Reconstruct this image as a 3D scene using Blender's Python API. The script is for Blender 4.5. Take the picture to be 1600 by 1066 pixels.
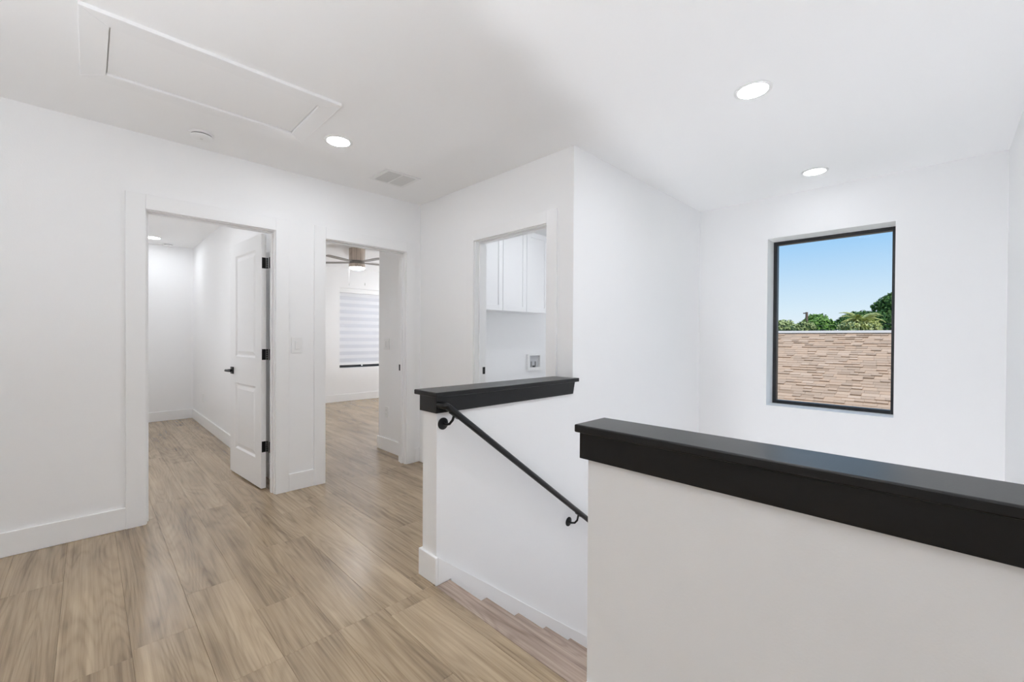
import bpy, bmesh, math, random
from mathutils import Vector, Matrix

for o in list(bpy.data.objects):
    bpy.data.objects.remove(o)
scene = bpy.context.scene
col = scene.collection
R = random.Random(7)

# ------------------------------------------------------------------ camera
F_PX, YAW, PITCH, ROLL, EYE = 667.47, math.pi / 4 + 0.0036, 0.0080, 0.0055, 1.22
up = Vector((0, 0, 1))
fw = Vector((math.cos(YAW), math.sin(YAW), 0))
rt = Vector((math.sin(YAW), -math.cos(YAW), 0))
fw2 = fw * math.cos(PITCH) - up * math.sin(PITCH)
up2 = fw * math.sin(PITCH) + up * math.cos(PITCH)
rt3 = rt * math.cos(ROLL) + up2 * math.sin(ROLL)
up3 = up2 * math.cos(ROLL) - rt * math.sin(ROLL)
cam = bpy.data.cameras.new('camera')
cam.sensor_width = 36.0
cam.lens = F_PX / 1600 * 36.0
cam.clip_start = 0.02
cam.clip_end = 400
camo = bpy.data.objects.new('camera', cam)
col.objects.link(camo)
camo.matrix_world = Matrix(((rt3.x, up3.x, -fw2.x, 0), (rt3.y, up3.y, -fw2.y, 0),
                            (rt3.z, up3.z, -fw2.z, EYE), (0, 0, 0, 1)))
scene.camera = camo

# ------------------------------------------------------------------ sky, sun, exposure
SKY = 1.0
SUN = 3.9
LAMP = 112.0
scene.view_settings.view_transform = 'Standard'
scene.view_settings.look = 'None'
scene.view_settings.gamma = 1.0
scene.view_settings.use_curve_mapping = False
scene.view_settings.exposure = 0.0
scene.cycles.max_bounces = 10
scene.cycles.diffuse_bounces = 7
scene.cycles.use_adaptive_sampling = True
scene.cycles.adaptive_threshold = 0.06
scene.cycles.use_denoising = True
world = bpy.data.worlds.new('sky')
scene.world = world
world.use_nodes = True
wn = world.node_tree
wn.nodes.clear()
tc = wn.nodes.new('ShaderNodeTexCoord')
sx = wn.nodes.new('ShaderNodeSeparateXYZ')
rp = wn.nodes.new('ShaderNodeValToRGB')
bg = wn.nodes.new('ShaderNodeBackground')
ow = wn.nodes.new('ShaderNodeOutputWorld')
wn.links.new(tc.outputs['Generated'], sx.inputs[0])
wn.links.new(sx.outputs['Z'], rp.inputs[0])
wn.links.new(rp.outputs[0], bg.inputs['Color'])
wn.links.new(bg.outputs[0], ow.inputs['Surface'])
bg.inputs['Strength'].default_value = SKY
cr = rp.color_ramp
cr.elements[0].position = 0.0
cr.elements[0].color = (0.86, 0.91, 0.98, 1)
cr.elements[1].position = 1.0
cr.elements[1].color = (0.12, 0.32, 0.80, 1)
for p, c in ((0.06, (0.72, 0.86, 0.985, 1)), (0.19, (0.36, 0.64, 0.97, 1)), (0.45, (0.20, 0.46, 0.92, 1))):
    e = cr.elements.new(p)
    e.color = c
sun = bpy.data.lights.new('sun', 'SUN')
sun.energy = SUN
sun.angle = 0.012
sun.color = (1.0, 0.96, 0.90)
suno = bpy.data.objects.new('sun', sun)
col.objects.link(suno)
suno.rotation_euler = Vector((-0.28, -0.42, 0.86)).to_track_quat('Z', 'Y').to_euler()
suno.location = (20, -30, 40)


# ------------------------------------------------------------------ materials
def mat(name, color, rough=0.5, spec=0.5, metal=0.0, bump=None, emit=None, bump_dist=0.001):
    m = bpy.data.materials.new(name)
    m.use_nodes = True
    b = m.node_tree.nodes['Principled BSDF']
    b.inputs['Base Color'].default_value = (*color, 1)
    b.inputs['Roughness'].default_value = rough
    b.inputs['Specular IOR Level'].default_value = spec
    b.inputs['Metallic'].default_value = metal
    if emit:
        b.inputs['Emission Color'].default_value = (*emit[0], 1)
        b.inputs['Emission Strength'].default_value = emit[1]
    if bump:
        nt = m.node_tree
        t = nt.nodes.new('ShaderNodeTexCoord')
        n = nt.nodes.new('ShaderNodeTexNoise')
        n.inputs['Scale'].default_value = bump[0]
        n.inputs['Detail'].default_value = 3
        bm_ = nt.nodes.new('ShaderNodeBump')
        bm_.inputs['Strength'].default_value = bump[1]
        bm_.inputs['Distance'].default_value = bump_dist
        nt.links.new(t.outputs['Object'], n.inputs['Vector'])
        nt.links.new(n.outputs['Fac'], bm_.inputs['Height'])
        nt.links.new(bm_.outputs[0], b.inputs['Normal'])
    return m


M = {}
M['wall'] = mat('wall_paint', (0.93, 0.93, 0.93), 0.6, 0.3, bump=(160, 0.25))
M['ceiling'] = mat('ceiling_paint', (0.94, 0.94, 0.938), 0.8, 0.2, bump=(120, 0.2))
M['trim'] = mat('trim_paint', (0.92, 0.92, 0.918), 0.32, 0.5)
M['door'] = mat('door_paint', (0.91, 0.91, 0.908), 0.3, 0.5, bump=(300, 0.1))
M['plastic'] = mat('white_plastic', (0.88, 0.88, 0.87), 0.35, 0.5)
M['slot'] = mat('dark_slot', (0.12, 0.12, 0.12), 0.6)
M['ventgrey'] = mat('vent_grey', (0.74, 0.74, 0.73), 0.5)
M['black'] = mat('black_satin_paint', (0.005, 0.005, 0.0055), 0.32, 0.42, bump=(220, 0.10))
M['blackmetal'] = mat('black_metal', (0.006, 0.006, 0.0065), 0.32, 0.4)
M['framemetal'] = mat('window_frame_black', (0.015, 0.016, 0.018), 0.4, 0.5)
M['gasket'] = mat('subfloor', (0.10, 0.08, 0.06), 0.9)
M['cabinet'] = mat('cabinet_paint', (0.88, 0.88, 0.88), 0.35, 0.5)
M['chrome'] = mat('brass_valve', (0.45, 0.45, 0.45), 0.3, 0.5, 0.8)
M['boxgrey'] = mat('box_inside', (0.55, 0.56, 0.58), 0.5)
LAMP_COL = (0.945, 0.985, 1.05)


def lens_mat(power):
    key = 'lens_%g' % power
    if key not in M:
        M[key] = mat('lamp_' + key, (1, 1, 1), 0.5, emit=(LAMP_COL, power))
    return key


M['fanlens'] = mat('fan_lens', (1, 1, 1), 0.5, emit=((0.96, 0.985, 1.03), 45.0))
M['blade'] = mat('fan_blade', (0.26, 0.24, 0.22), 0.5)
M['chain'] = mat('pull_chain', (0.6, 0.6, 0.58), 0.4, 0.5, 0.5)
M['rail_dark'] = mat('blind_rail', (0.06, 0.06, 0.07), 0.45)
M['stucco'] = mat('stucco', (0.55, 0.50, 0.44), 0.9, bump=(30, 0.4))
M['ground'] = mat('grass_ground', (0.10, 0.14, 0.05), 0.95, bump=(6, 0.5))
M['pole'] = mat('wood_pole', (0.20, 0.13, 0.10), 0.9, bump=(20, 0.4))
M['wire'] = mat('wire', (0.05, 0.05, 0.05), 0.6)
M['bark'] = mat('bark', (0.12, 0.09, 0.07), 0.9, bump=(15, 0.6))


def nodes_of(m):
    nt = m.node_tree
    return nt, nt.nodes, nt.links, nt.nodes['Principled BSDF']


def wood(name, dark, mid, light, rough=0.36, axis=1, tone=0.16, spec=0.5, rvar=0.10):
    """plank wood: long grain along local `axis`, random tone and figure for each plank"""
    m = mat(name, mid, rough, spec)
    nt, N, L, b = nodes_of(m)
    t = N.new('ShaderNodeTexCoord')
    oi = N.new('ShaderNodeObjectInfo')
    off = N.new('ShaderNodeVectorMath'); off.operation = 'SCALE'
    off.inputs[0].default_value = (37.0, 53.0, 11.0)
    L.new(oi.outputs['Random'], off.inputs['Scale'])
    add = N.new('ShaderNodeVectorMath'); add.operation = 'ADD'
    L.new(t.outputs['Object'], add.inputs[0]); L.new(off.outputs[0], add.inputs[1])

    def noise(sc, detail, scale, rgh=0.55, dist=0.0):
        mp = N.new('ShaderNodeMapping')
        mp.inputs['Scale'].default_value = sc
        n = N.new('ShaderNodeTexNoise')
        n.inputs['Scale'].default_value = scale
        n.inputs['Detail'].default_value = detail
        n.inputs['Roughness'].default_value = rgh
        n.inputs['Distortion'].default_value = dist
        L.new(add.outputs[0], mp.inputs['Vector']); L.new(mp.outputs[0], n.inputs['Vector'])
        return n.outputs['Fac']
    s1 = [1.0, 1.0, 1.0]; s1[axis] = 0.11
    s2 = [1.0, 1.0, 1.0]; s2[axis] = 0.022
    s3 = [1.0, 1.0, 1.0]; s3[axis] = 0.30
    broad = noise(s1, 3, 11, 0.5, 0.6)
    fine = noise(s2, 5, 210, 0.7, 0.15)
    blotch = noise(s3, 2, 6, 0.5, 1.0)
    s4 = [1.0, 1.0, 1.0]; s4[axis] = 0.013
    streak = noise(s4, 4, 62, 0.6, 0.35)
    # cathedral figure: rings of a stretched noise field
    ringsrc = noise([s1[0], s1[1] * (0.9 if axis == 1 else 1), s1[2]], 1, 7, 0.4, 0.3)
    mul = N.new('ShaderNodeMath'); mul.operation = 'MULTIPLY'; mul.inputs[1].default_value = 120.0
    L.new(ringsrc, mul.inputs[0])
    sn = N.new('ShaderNodeMath'); sn.operation = 'SINE'; L.new(mul.outputs[0], sn.inputs[0])
    rg = N.new('ShaderNodeMapRange'); rg.inputs[1].default_value = -1; rg.inputs[2].default_value = 1
    L.new(sn.outputs[0], rg.inputs[0])
    # weighted sum
    def mad(a, k, c):
        x = N.new('ShaderNodeMath'); x.operation = 'MULTIPLY_ADD'
        L.new(a, x.inputs[0]); x.inputs[1].default_value = k
        if isinstance(c, float): x.inputs[2].default_value = c
        else: L.new(c, x.inputs[2])
        return x.outputs[0]
    pw = N.new('ShaderNodeMath'); pw.operation = 'POWER'; pw.inputs[1].default_value = 2.2
    L.new(rg.outputs[0], pw.inputs[0])
    v = mad(broad, 0.72, -0.36)
    v = mad(fine, 0.36, v)
    v = mad(streak, 0.62, v)
    v = mad(blotch, 0.28, v)
    v = mad(pw.outputs[0], -0.09, v)
    v = mad(v, 1.0, 0.06)
    v = mad(oi.outputs['Random'], tone, v)
    ramp = N.new('ShaderNodeValToRGB')
    ramp.color_ramp.elements[0].position = 0.36; ramp.color_ramp.elements[0].color = (*dark, 1)
    ramp.color_ramp.elements[1].position = 0.98; ramp.color_ramp.elements[1].color = (*light, 1)
    e = ramp.color_ramp.elements.new(0.68); e.color = (*mid, 1)
    L.new(v, ramp.inputs[0])
    L.new(ramp.outputs[0], b.inputs['Base Color'])
    rr = mad(fine, rvar, rough - rvar / 2)
    L.new(rr, b.inputs['Roughness'])
    bp = N.new('ShaderNodeBump'); bp.inputs['Strength'].default_value = 0.22; bp.inputs['Distance'].default_value = 0.001
    L.new(fine, bp.inputs['Height']); L.new(bp.outputs[0], b.inputs['Normal'])
    return m


M['plank'] = wood('floor_plank', (0.150, 0.099, 0.056), (0.328, 0.237, 0.143), (0.49, 0.370, 0.236), 0.25, 1, 0.13, 0.85)
M['tread'] = wood('stair_tread', (0.165, 0.112, 0.084), (0.40, 0.305, 0.245), (0.60, 0.49, 0.41), 0.45, 1, 0.10)
M['drum'] = wood('fan_drum_wood', (0.32, 0.25, 0.20), (0.55, 0.46, 0.39), (0.75, 0.66, 0.58), 0.4, 2, 0.05)


def glass_mat():
    m = bpy.data.materials.new('window_glass')
    m.use_nodes = True
    nt = m.node_tree; N = nt.nodes; L = nt.links
    N.clear()
    tr = N.new('ShaderNodeBsdfTransparent'); tr.inputs[0].default_value = (0.97, 0.985, 0.98, 1)
    gl = N.new('ShaderNodeBsdfGlossy'); gl.inputs['Roughness'].default_value = 0.01
    fr = N.new('ShaderNodeFresnel'); fr.inputs[0].default_value = 1.06
    mx = N.new('ShaderNodeMixShader'); o = N.new('ShaderNodeOutputMaterial')
    L.new(fr.outputs[0], mx.inputs[0]); L.new(tr.outputs[0], mx.inputs[1]); L.new(gl.outputs[0], mx.inputs[2])
    L.new(mx.outputs[0], o.inputs['Surface'])
    return m


M['glass'] = glass_mat()


def fabric(name, color, transl, transp):
    m = bpy.data.materials.new(name)
    m.use_nodes = True
    nt = m.node_tree; N = nt.nodes; L = nt.links
    N.clear()
    d = N.new('ShaderNodeBsdfDiffuse'); d.inputs[0].default_value = (*color, 1)
    t = N.new('ShaderNodeBsdfTranslucent'); t.inputs[0].default_value = (*color, 1)
    p = N.new('ShaderNodeBsdfTransparent')
    m1 = N.new('ShaderNodeMixShader'); m1.inputs[0].default_value = transl
    m2 = N.new('ShaderNodeMixShader'); m2.inputs[0].default_value = transp
    o = N.new('ShaderNodeOutputMaterial')
    L.new(d.outputs[0], m1.inputs[1]); L.new(t.outputs[0], m1.inputs[2])
    L.new(m1.outputs[0], m2.inputs[1]); L.new(p.outputs[0], m2.inputs[2]); L.new(m2.outputs[0], o.inputs['Surface'])
    return m


M['band'] = fabric('blind_band', (0.93, 0.93, 0.95), 0.2, 0.0)
M['sheer'] = fabric('blind_sheer', (0.90, 0.90, 0.93), 0.3, 0.12)


def shingle_mat():
    m = mat('asphalt_shingle', (0.4, 0.3, 0.25), 0.95, 0.1)
    nt, N, L, b = nodes_of(m)
    oi = N.new('ShaderNodeObjectInfo'); g = N.new('ShaderNodeNewGeometry')
    a = N.new('ShaderNodeMath'); a.operation = 'ADD'
    L.new(oi.outputs['Random'], a.inputs[0]); L.new(g.outputs['Random Per Island'], a.inputs[1])
    fr = N.new('ShaderNodeMath'); fr.operation = 'FRACT'; L.new(a.outputs[0], fr.inputs[0])
    r = N.new('ShaderNodeValToRGB')
    r.color_ramp.elements[0].color = (0.44, 0.30, 0.20, 1)
    r.color_ramp.elements[1].color = (0.66, 0.48, 0.345, 1)
    for p, c in ((0.12, (0.52, 0.37, 0.26, 1)), (0.5, (0.58, 0.405, 0.28, 1)), (0.75, (0.61, 0.415, 0.28, 1))):
        e = r.color_ramp.elements.new(p); e.color = c
    L.new(fr.outputs[0], r.inputs[0])
    t = N.new('ShaderNodeTexCoord'); n = N.new('ShaderNodeTexNoise'); n.inputs['Scale'].default_value = 60
    L.new(t.outputs['Object'], n.inputs['Vector'])
    mx = N.new('ShaderNodeMixRGB'); mx.blend_type = 'MULTIPLY'; mx.inputs[0].default_value = 0.2
    L.new(r.outputs[0], mx.inputs[1]); L.new(n.outputs['Fac'], mx.inputs[2])
    L.new(mx.outputs[0], b.inputs['Base Color'])
    return m


M['shingle'] = shingle_mat()
M['ridge'] = mat('ridge_cap', (0.56, 0.50, 0.44), 0.95, bump=(40, 0.4))


def leaf_mat(name, c0, c1):
    m = mat(name, c0, 0.6, 0.3)
    nt, N, L, b = nodes_of(m)
    g = N.new('ShaderNodeNewGeometry'); r = N.new('ShaderNodeValToRGB')
    r.color_ramp.elements[0].color = (*c0, 1); r.color_ramp.elements[1].color = (*c1, 1)
    L.new(g.outputs['Random Per Island'], r.inputs[0]); L.new(r.outputs[0], b.inputs['Base Color'])
    b.inputs['Transmission Weight'].default_value = 0.0
    return m


# ------------------------------------------------------------------ geometry helpers
class MB:
    """collects shapes, builds ONE mesh object"""
    def __init__(self):
        self.v = []; self.f = []

    def add(self, vs, fs):
        n = len(self.v)
        self.v += [tuple(p) for p in vs]
        self.f += [tuple(i + n for i in q) for q in fs]
        return self

    def box(self, x0, x1, y0, y1, z0, z1):
        vs = [(x0, y0, z0), (x1, y0, z0), (x1, y1, z0), (x0, y1, z0), (x0, y0, z1), (x1, y0, z1), (x1, y1, z1), (x0, y1, z1)]
        return self.add(vs, [(0, 3, 2, 1), (4, 5, 6, 7), (0, 1, 5, 4), (1, 2, 6, 5), (2, 3, 7, 6), (3, 0, 4, 7)])

    def prism(self, pts, d):
        """closed polygon pts (3D) extruded by vector d"""
        n = len(pts)
        a = [Vector(p) for p in pts]; b = [p + Vector(d) for p in a]
        fs = [tuple(range(n)), tuple(range(2 * n - 1, n - 1, -1))]
        fs += [(i, i + n, (i + 1) % n + n, (i + 1) % n) for i in range(n)]
        return self.add(a + b, fs)

    def lathe(self, prof, c, axis='z', seg=32):
        """profile [(r, h)...] turned about the axis through c"""
        vs = []; fs = []
        for r, h in prof:
            for k in range(seg):
                a = 2 * math.pi * k / seg
                p = (r * math.cos(a), r * math.sin(a), h)
                if axis == 'x': p = (p[2], p[0], p[1])
                if axis == 'y': p = (p[0], p[2], p[1])
                vs.append((c[0] + p[0], c[1] + p[1], c[2] + p[2]))
        m = len(prof)
        for i in range(m - 1):
            for k in range(seg):
                fs.append((i * seg + k, i * seg + (k + 1) % seg, (i + 1) * seg + (k + 1) % seg, (i + 1) * seg + k))
        fs.append(tuple(range(seg - 1, -1, -1)))
        fs.append(tuple(range((m - 1) * seg, m * seg)))
        return self.add(vs, fs)

    def tube(self, path, r, seg=14):
        P = [Vector(p) for p in path]
        vs = []; fs = []
        prev = None
        for i, p in enumerate(P):
            t = (P[min(i + 1, len(P) - 1)] - P[max(i - 1, 0)]).normalized()
            a = prev if prev is not None else (Vector((0, 0, 1)) if abs(t.z) < 0.9 else Vector((1, 0, 0)))
            u = (a - t * a.dot(t)).normalized(); w = t.cross(u); prev = u
            rr = r[i] if isinstance(r, (list, tuple)) else r
            for k in range(seg):
                an = 2 * math.pi * k / seg
                vs.append(p + u * math.cos(an) * rr + w * math.sin(an) * rr)
        for i in range(len(P) - 1):
            for k in range(seg):
                fs.append((i * seg + k, i * seg + (k + 1) % seg, (i + 1) * seg + (k + 1) % seg, (i + 1) * seg + k))
        fs.append(tuple(range(seg - 1, -1, -1)))
        n = (len(P) - 1) * seg
        fs.append(tuple(range(n, n + seg)))
        return self.add(vs, fs)

    def mesh(self, name, bevel=0.0, smooth=False, seg=2):
        me = bpy.data.meshes.new(name)
        me.from_pydata(self.v, [], self.f)
        bm = bmesh.new(); bm.from_mesh(me)
        bmesh.ops.recalc_face_normals(bm, faces=bm.faces[:])
        if bevel:
            bmesh.ops.bevel(bm, geom=[e for e in bm.edges if len(e.link_faces) == 2 and e.calc_face_angle(0) > 0.6],
                            offset=bevel, segments=seg, affect='EDGES', profile=0.5, clamp_overlap=True)
        bm.to_mesh(me); bm.free()
        if smooth:
            for p in me.polygons: p.use_smooth = True
            try: me.set_sharp_from_angle(angle=0.7)
            except Exception: pass
        return me

    def build(self, name, m, parent=None, bevel=0.0, smooth=False, seg=2):
        me = self.mesh(name, bevel, smooth, seg)
        me.materials.append(M[m] if isinstance(m, str) else m)
        o = bpy.data.objects.new(name, me)
        col.objects.link(o)
        if parent is not None:
            o.parent = parent
            o.matrix_parent_inverse = Matrix.Identity(4)
            # vertices are given in world space: bring them into the parent's frame
            me.transform(parent_world(parent).inverted())
        return o


def parent_world(o):
    mw = Matrix.LocRotScale(o.location, o.rotation_euler, o.scale)
    return parent_world(o.parent) @ mw if o.parent else mw


def empty(name, loc=(0, 0, 0), rz=0.0, parent=None):
    o = bpy.data.objects.new(name, None)
    o.empty_display_size = 0.1
    col.objects.link(o)
    o.location = loc; o.rotation_euler = (0, 0, rz)
    if parent is not None: o.parent = parent
    return o


def tag(o, label, cat=None, group=None, kind=None):
    o['label'] = label
    if cat: o['category'] = cat
    if group: o['group'] = group
    if kind: o['kind'] = kind
    return o


def struct(o, label, cat):
    return tag(o, label, cat, kind='structure')


def box(name, x0, x1, y0, y1, z0, z1, m, parent=None, bevel=0.0):
    return MB().box(x0, x1, y0, y1, z0, z1).build(name, m, parent, bevel)


# ------------------------------------------------------------------ main dimensions (metres)
H = 2.5136                    # ceiling
YA, T = 3.62, 0.115           # wall with the two bedroom doors, partition thickness
XB = 2.318                    # wall with the laundry opening
YC = 1.7532                   # stair wall face
XD = 4.4419                   # window wall face
YE = -0.309                   # right wall face
XR = -1.9                     # rear wall face
YS = -1.9                     # far right end of the hallway behind the camera
ZL = -2.95                    # lower floor
DZ = 2.0317                   # door head (casing inner edge)
Y1, Y2 = 7.85, 7.95           # far walls of the two bedrooms
XP = 1.11                     # right wall of first bedroom
XQ = 2.27                     # closet return in second bedroom
PX = 1.221                    # end of far half wall
XN0, XN1, YN = 1.118, 1.21, 0.782   # near half wall


def wall_x(x0, x1, y0, y1, z0, z1, holes=()):
    """wall along X with rectangular holes (xa, xb, za, zb)"""
    mb = MB(); x = x0
    for xa, xb, za, zb in sorted(holes):
        mb.box(x, xa, y0, y1, z0, z1)
        if za > z0: mb.box(xa, xb, y0, y1, z0, za)
        if zb < z1: mb.box(xa, xb, y0, y1, zb, z1)
        x = xb
    mb.box(x, x1, y0, y1, z0, z1)
    return mb


def wall_y(x0, x1, y0, y1, z0, z1, holes=()):
    mb = MB(); y = y0
    for ya, yb, za, zb in sorted(holes):
        mb.box(x0, x1, y, ya, z0, z1)
        if za > z0: mb.box(x0, x1, ya, yb, z0, za)
        if zb < z1: mb.box(x0, x1, ya, yb, zb, z1)
        y = yb
    mb.box(x0, x1, y, y1, z0, z1)
    return mb


# door openings: casing inner edges
D1 = (0.265, 1.0242); D2 = (1.4005, 2.1603); DL = (1.9799, 2.785)
RO = 0.012                    # rough opening beyond the casing's inner edge
W1 = (0.2627, 1.1403, 0.6107, 2.1398)          # stair window, y and z range
W2 = (3.345, 4.86, 0.63, 2.14)                 # bedroom window, x and z range

# ------------------------------------------------------------------ the room shell
struct(wall_x(XR, XB, YA, YA + T, 0, H, [(D1[0] - RO, D1[1] + RO, 0, DZ + RO), (D2[0] - RO, D2[1] + RO, 0, DZ + RO)])
       .build('wall_left', 'wall'), 'white hallway wall with the two bedroom doorways', 'wall')
struct(wall_y(XB, XB + T, YC + T, YA + T, 0, H, [(DL[0] - RO, DL[1] + RO, 0, DZ + RO)])
       .build('wall_laundry', 'wall'), 'white wall with the laundry doorway behind the far half wall', 'wall')
struct(box('wall_stair', XB, XD, YC, YC + T, ZL, H, 'wall'), 'tall white wall running beside the stairs to the window wall', 'wall')
struct(box('wall_half_far', PX, XB, YC, YC + 0.1217, ZL, 0.925, 'wall'),
       'white half wall behind the handrail under the farther black ledge', 'wall')
struct(box('wall_half_near', XN0, XN1, YE, YN, ZL, 0.925, 'wall'), 'white half wall in the right foreground under the nearer black ledge', 'wall')
struct(wall_y(XD, XD + 0.27, YE - 0.12, YC + T + 2.0, ZL, H, [W1]).build('wall_window', 'wall'),
       'white stairwell wall around the black framed window', 'wall')
struct(box('wall_right', XN0, XD, YE - 0.12, YE, ZL, H, 'wall'), 'white wall at the right edge beside the window wall', 'wall')
struct(box('wall_rear', XR - 0.12, XR, YS, Y2, 0, H, 'wall'), 'white hallway wall at the back end of the loft', 'wall')
struct(box('wall_return', XN0, XN0 + 0.12, YS, YE - 0.12, -0.25, H, 'wall'), 'white wall beside the end of the near half wall', 'wall')
struct(box('wall_end', XR - 0.12, XN0 + 0.12, YS - 0.12, YS, 0, H, 'wall'), 'white wall closing the right end of the hallway', 'wall')
# bedrooms and laundry
struct(box('wall_bedroom_partition', XP, XP + T, YA + T, Y2, 0, H, 'wall'), 'white wall to the right inside the first doorway', 'wall')
struct(box('wall_bedroom_far', XR, XP, Y1, Y1 + T, 0, H, 'wall'), 'white end wall seen through the first doorway', 'wall')
struct(wall_x(XP + T, 5.9, Y2, Y2 + 0.2, 0, H, [W2]).build('wall_bedroom_window', 'wall'),
       'white wall around the shaded window seen through the second doorway', 'wall')
struct(MB().box(XQ, XQ + T, YA + T, 4.36, 0, H).box(XQ + T, 5.9, 4.245, 4.36, 0, H).build('wall_closet', 'wall'),
       'white wall return with switch and outlet inside the second doorway', 'wall')
struct(box('wall_bedroom_right', 5.9, 6.02, 4.245, Y2 + 0.2, 0, H, 'wall'), 'white wall at the right end of the second bedroom', 'wall')
struct(box('wall_laundry_back', XB + T, XD, 3.66, 3.775, 0, H, 'wall'), 'white laundry wall behind the wall cabinets', 'wall')
struct(box('ceiling', XR - 0.12, 6.02, YS - 0.12, Y2 + 0.2, H, H + 0.2, 'ceiling'), 'smooth white ceiling with recessed lights and attic hatch', 'ceiling')

# ------------------------------------------------------------------ floor with planks
floor = MB().box(XR, XN0 - 0.001, YS, Y2, -0.25, -0.008).box(XN0 - 0.001, XN1 - 0.001, YN, Y2, -0.25, -0.008).box(XN1, XB + T, YC + 0.1217, Y2, -0.25, -0.008) \
    .box(XB + T, 5.9, YC + T, Y2, -0.25, -0.008).build('floor', 'gasket')
struct(floor, 'light brown wood plank floor running from the hallway into the bedrooms', 'floor')
PW, PL, GAP, BT_ = 0.2055, 1.50, 0.0005, 0.013
NOSE0 = 1.206
plank_cache = {}


def plank(x0, x1, y0, y1):
    if x1 - x0 < 0.012 or y1 - y0 < 0.03: return
    key = (round(x1 - x0, 3), round(y1 - y0, 3))
    if key not in plank_cache:
        w, l = (x1 - x0) / 2 - GAP / 2, (y1 - y0) / 2 - GAP / 2
        b = 0.0009
        mb = MB()
        vs = [(-w, -l, -.008), (w, -l, -.008), (w, l, -.008), (-w, l, -.008),
              (-w, -l, -b), (w, -l, -b), (w, l, -b), (-w, l, -b),
              (-w + b, -l + b, 0), (w - b, -l + b, 0), (w - b, l - b, 0), (-w + b, l - b, 0)]
        fs = [(0, 3, 2, 1), (8, 9, 10, 11)]
        for i in range(4):
            j = (i + 1) % 4
            fs += [(i, j, j + 4, i + 4), (i + 4, j + 4, j + 8, i + 8)]
        mb.add(vs, fs)
        me = mb.mesh('plank'); me.materials.append(M['plank'])
        plank_cache[key] = me
    o = bpy.data.objects.new('plank', plank_cache[key])
    col.objects.link(o)
    o.parent = floor
    o.location = ((x0 + x1) / 2, (y0 + y1) / 2, 0)


row_joint = {0: 2.20, 1: 2.495}
k0 = int(math.floor((XR - 0.323) / PW))
k = k0
while True:
    xa = 0.323 + (k) * PW; xb = xa + PW
    if xa >= 5.9: break
    rix = k + 1                    # row [.1175,.323] has k=-1
    j = row_joint.get(rix, R.uniform(0, PL))
    cuts = []
    y = j - PL * math.ceil((j - YS) / PL)
    while y < Y2:
        cuts.append((y, y + PL)); y += PL
    for (ya, yb) in cuts:
        xl, xr = max(xa, XR), min(xb, 5.9)
        if xr <= xl: continue
        # hallway side of the stairs
        a, b = max(ya, YS), min(yb, YC)
        if b > a:
            x_ = min(xr, NOSE0 if a > YN - .3 else XN0)
            if a < YN - 0.001 and b > YN and xr > XN0:      # plank end by the near half wall
                plank(xl, min(xr, XN0), a, YN); plank(xl, min(xr, NOSE0), YN, b)
            else:
                plank(xl, min(xr, NOSE0 if a >= YN - 0.001 else XN0), a, b)
        lo = YC if xr <= PX - 0.01 else YC + 0.1217 + BT_
        if xl < PX - 0.01 < xr:                            # plank cut around the foot of the far half wall
            a, b = max(ya, YC), min(yb, lo)
            if b > a: plank(xl, PX - 0.004, a, b)
        a, b = max(ya, lo), min(yb, Y2)
        if b > a:
            if xr > XB + T:
                a = max(a, YA + T)
            if b > a: plank(xl, xr, a, b)
    k += 1

# ------------------------------------------------------------------ stairs
RUN, RISE, NX = 0.2495, 0.1975, 1.293
stairs = empty('staircase', (NX, YN, ZL))
tag(stairs, 'wooden stairs going down beside the white wall with the handrail', 'stairs')
YS1 = YC - 0.016
for i in range(9):
    xn = NX + RUN * i; z = -RISE * i
    x0 = NOSE0 + 0.0012 if i == 0 else xn - RUN - 0.025
    if i < 8:
        box('tread', x0, xn, YN + 0.004, YS1, z - 0.028, z, 'tread', stairs, 0.004)
    box('riser', xn - 0.026, xn - 0.012, YN + 0.004, YS1, z - RISE, z - 0.029, 'tread', stairs)
zl = -RISE * 9
box('landing', NX + RUN * 8 - 0.025, XD - 0.001, YE + 0.001, YS1, zl - 0.03, zl, 'tread', stairs, 0.004)
for i in range(1, 6):
    z = zl - RISE * i; xn = NX + RUN * 8 - 0.025 - RUN * i
    box('tread', xn, xn + RUN + 0.02, YE, 0.70, z - 0.028, z, 'tread', stairs, 0.004)
    box('riser', xn + RUN + 0.004, xn + RUN + 0.018, YE, 0.70, z, z + RISE - 0.029, 'tread', stairs)
struct(box('floor_lower', XN1, XD, YE, YC, ZL - 0.1, ZL, 'gasket'), 'floor at the foot of the stairs', 'floor')
struct(box('wall_stair_lower', PX - 0.12, XN1 - 0.001, YN, YC + 0.12, ZL, -0.25, 'wall'), 'white wall below the upper floor edge at the stairs', 'wall')

# skirtboard on the stair wall, following the stairs
SL = 0.802


def skirt_z(x): return 0.136 - SL * (x - 1.219)


xe = NX + RUN * 8
sk = MB().prism([(PX + 0.0002, YC - 0.015, 0.136), (xe, YC - 0.015, skirt_z(xe)), (XD, YC - 0.015, skirt_z(xe)), (XD, YC - 0.015, skirt_z(xe) - 0.45),
                 (xe, YC - 0.015, skirt_z(xe) - 0.45), (PX + 0.08, YC - 0.015, -0.30), (PX + 0.08, YC - 0.015, -0.0), (PX + 0.0002, YC - 0.015, 0.0)], (0, 0.0145, 0))
struct(sk.build('trim_1', 'trim', bevel=0.0015), 'white sloping skirtboard along the stairs', 'trim')

# ------------------------------------------------------------------ baseboards
BH, BT = 0.136, 0.015


def bb(name, segs, label):
    """segs: (x0, x1, y0, y1) boxes of one run"""
    mb = MB()
    for s in segs: mb.box(s[0], s[1], s[2], s[3], 0.0005, BH)
    o = mb.build(name, 'trim', bevel=0.003)
    return struct(o, label, 'baseboard')


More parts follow.
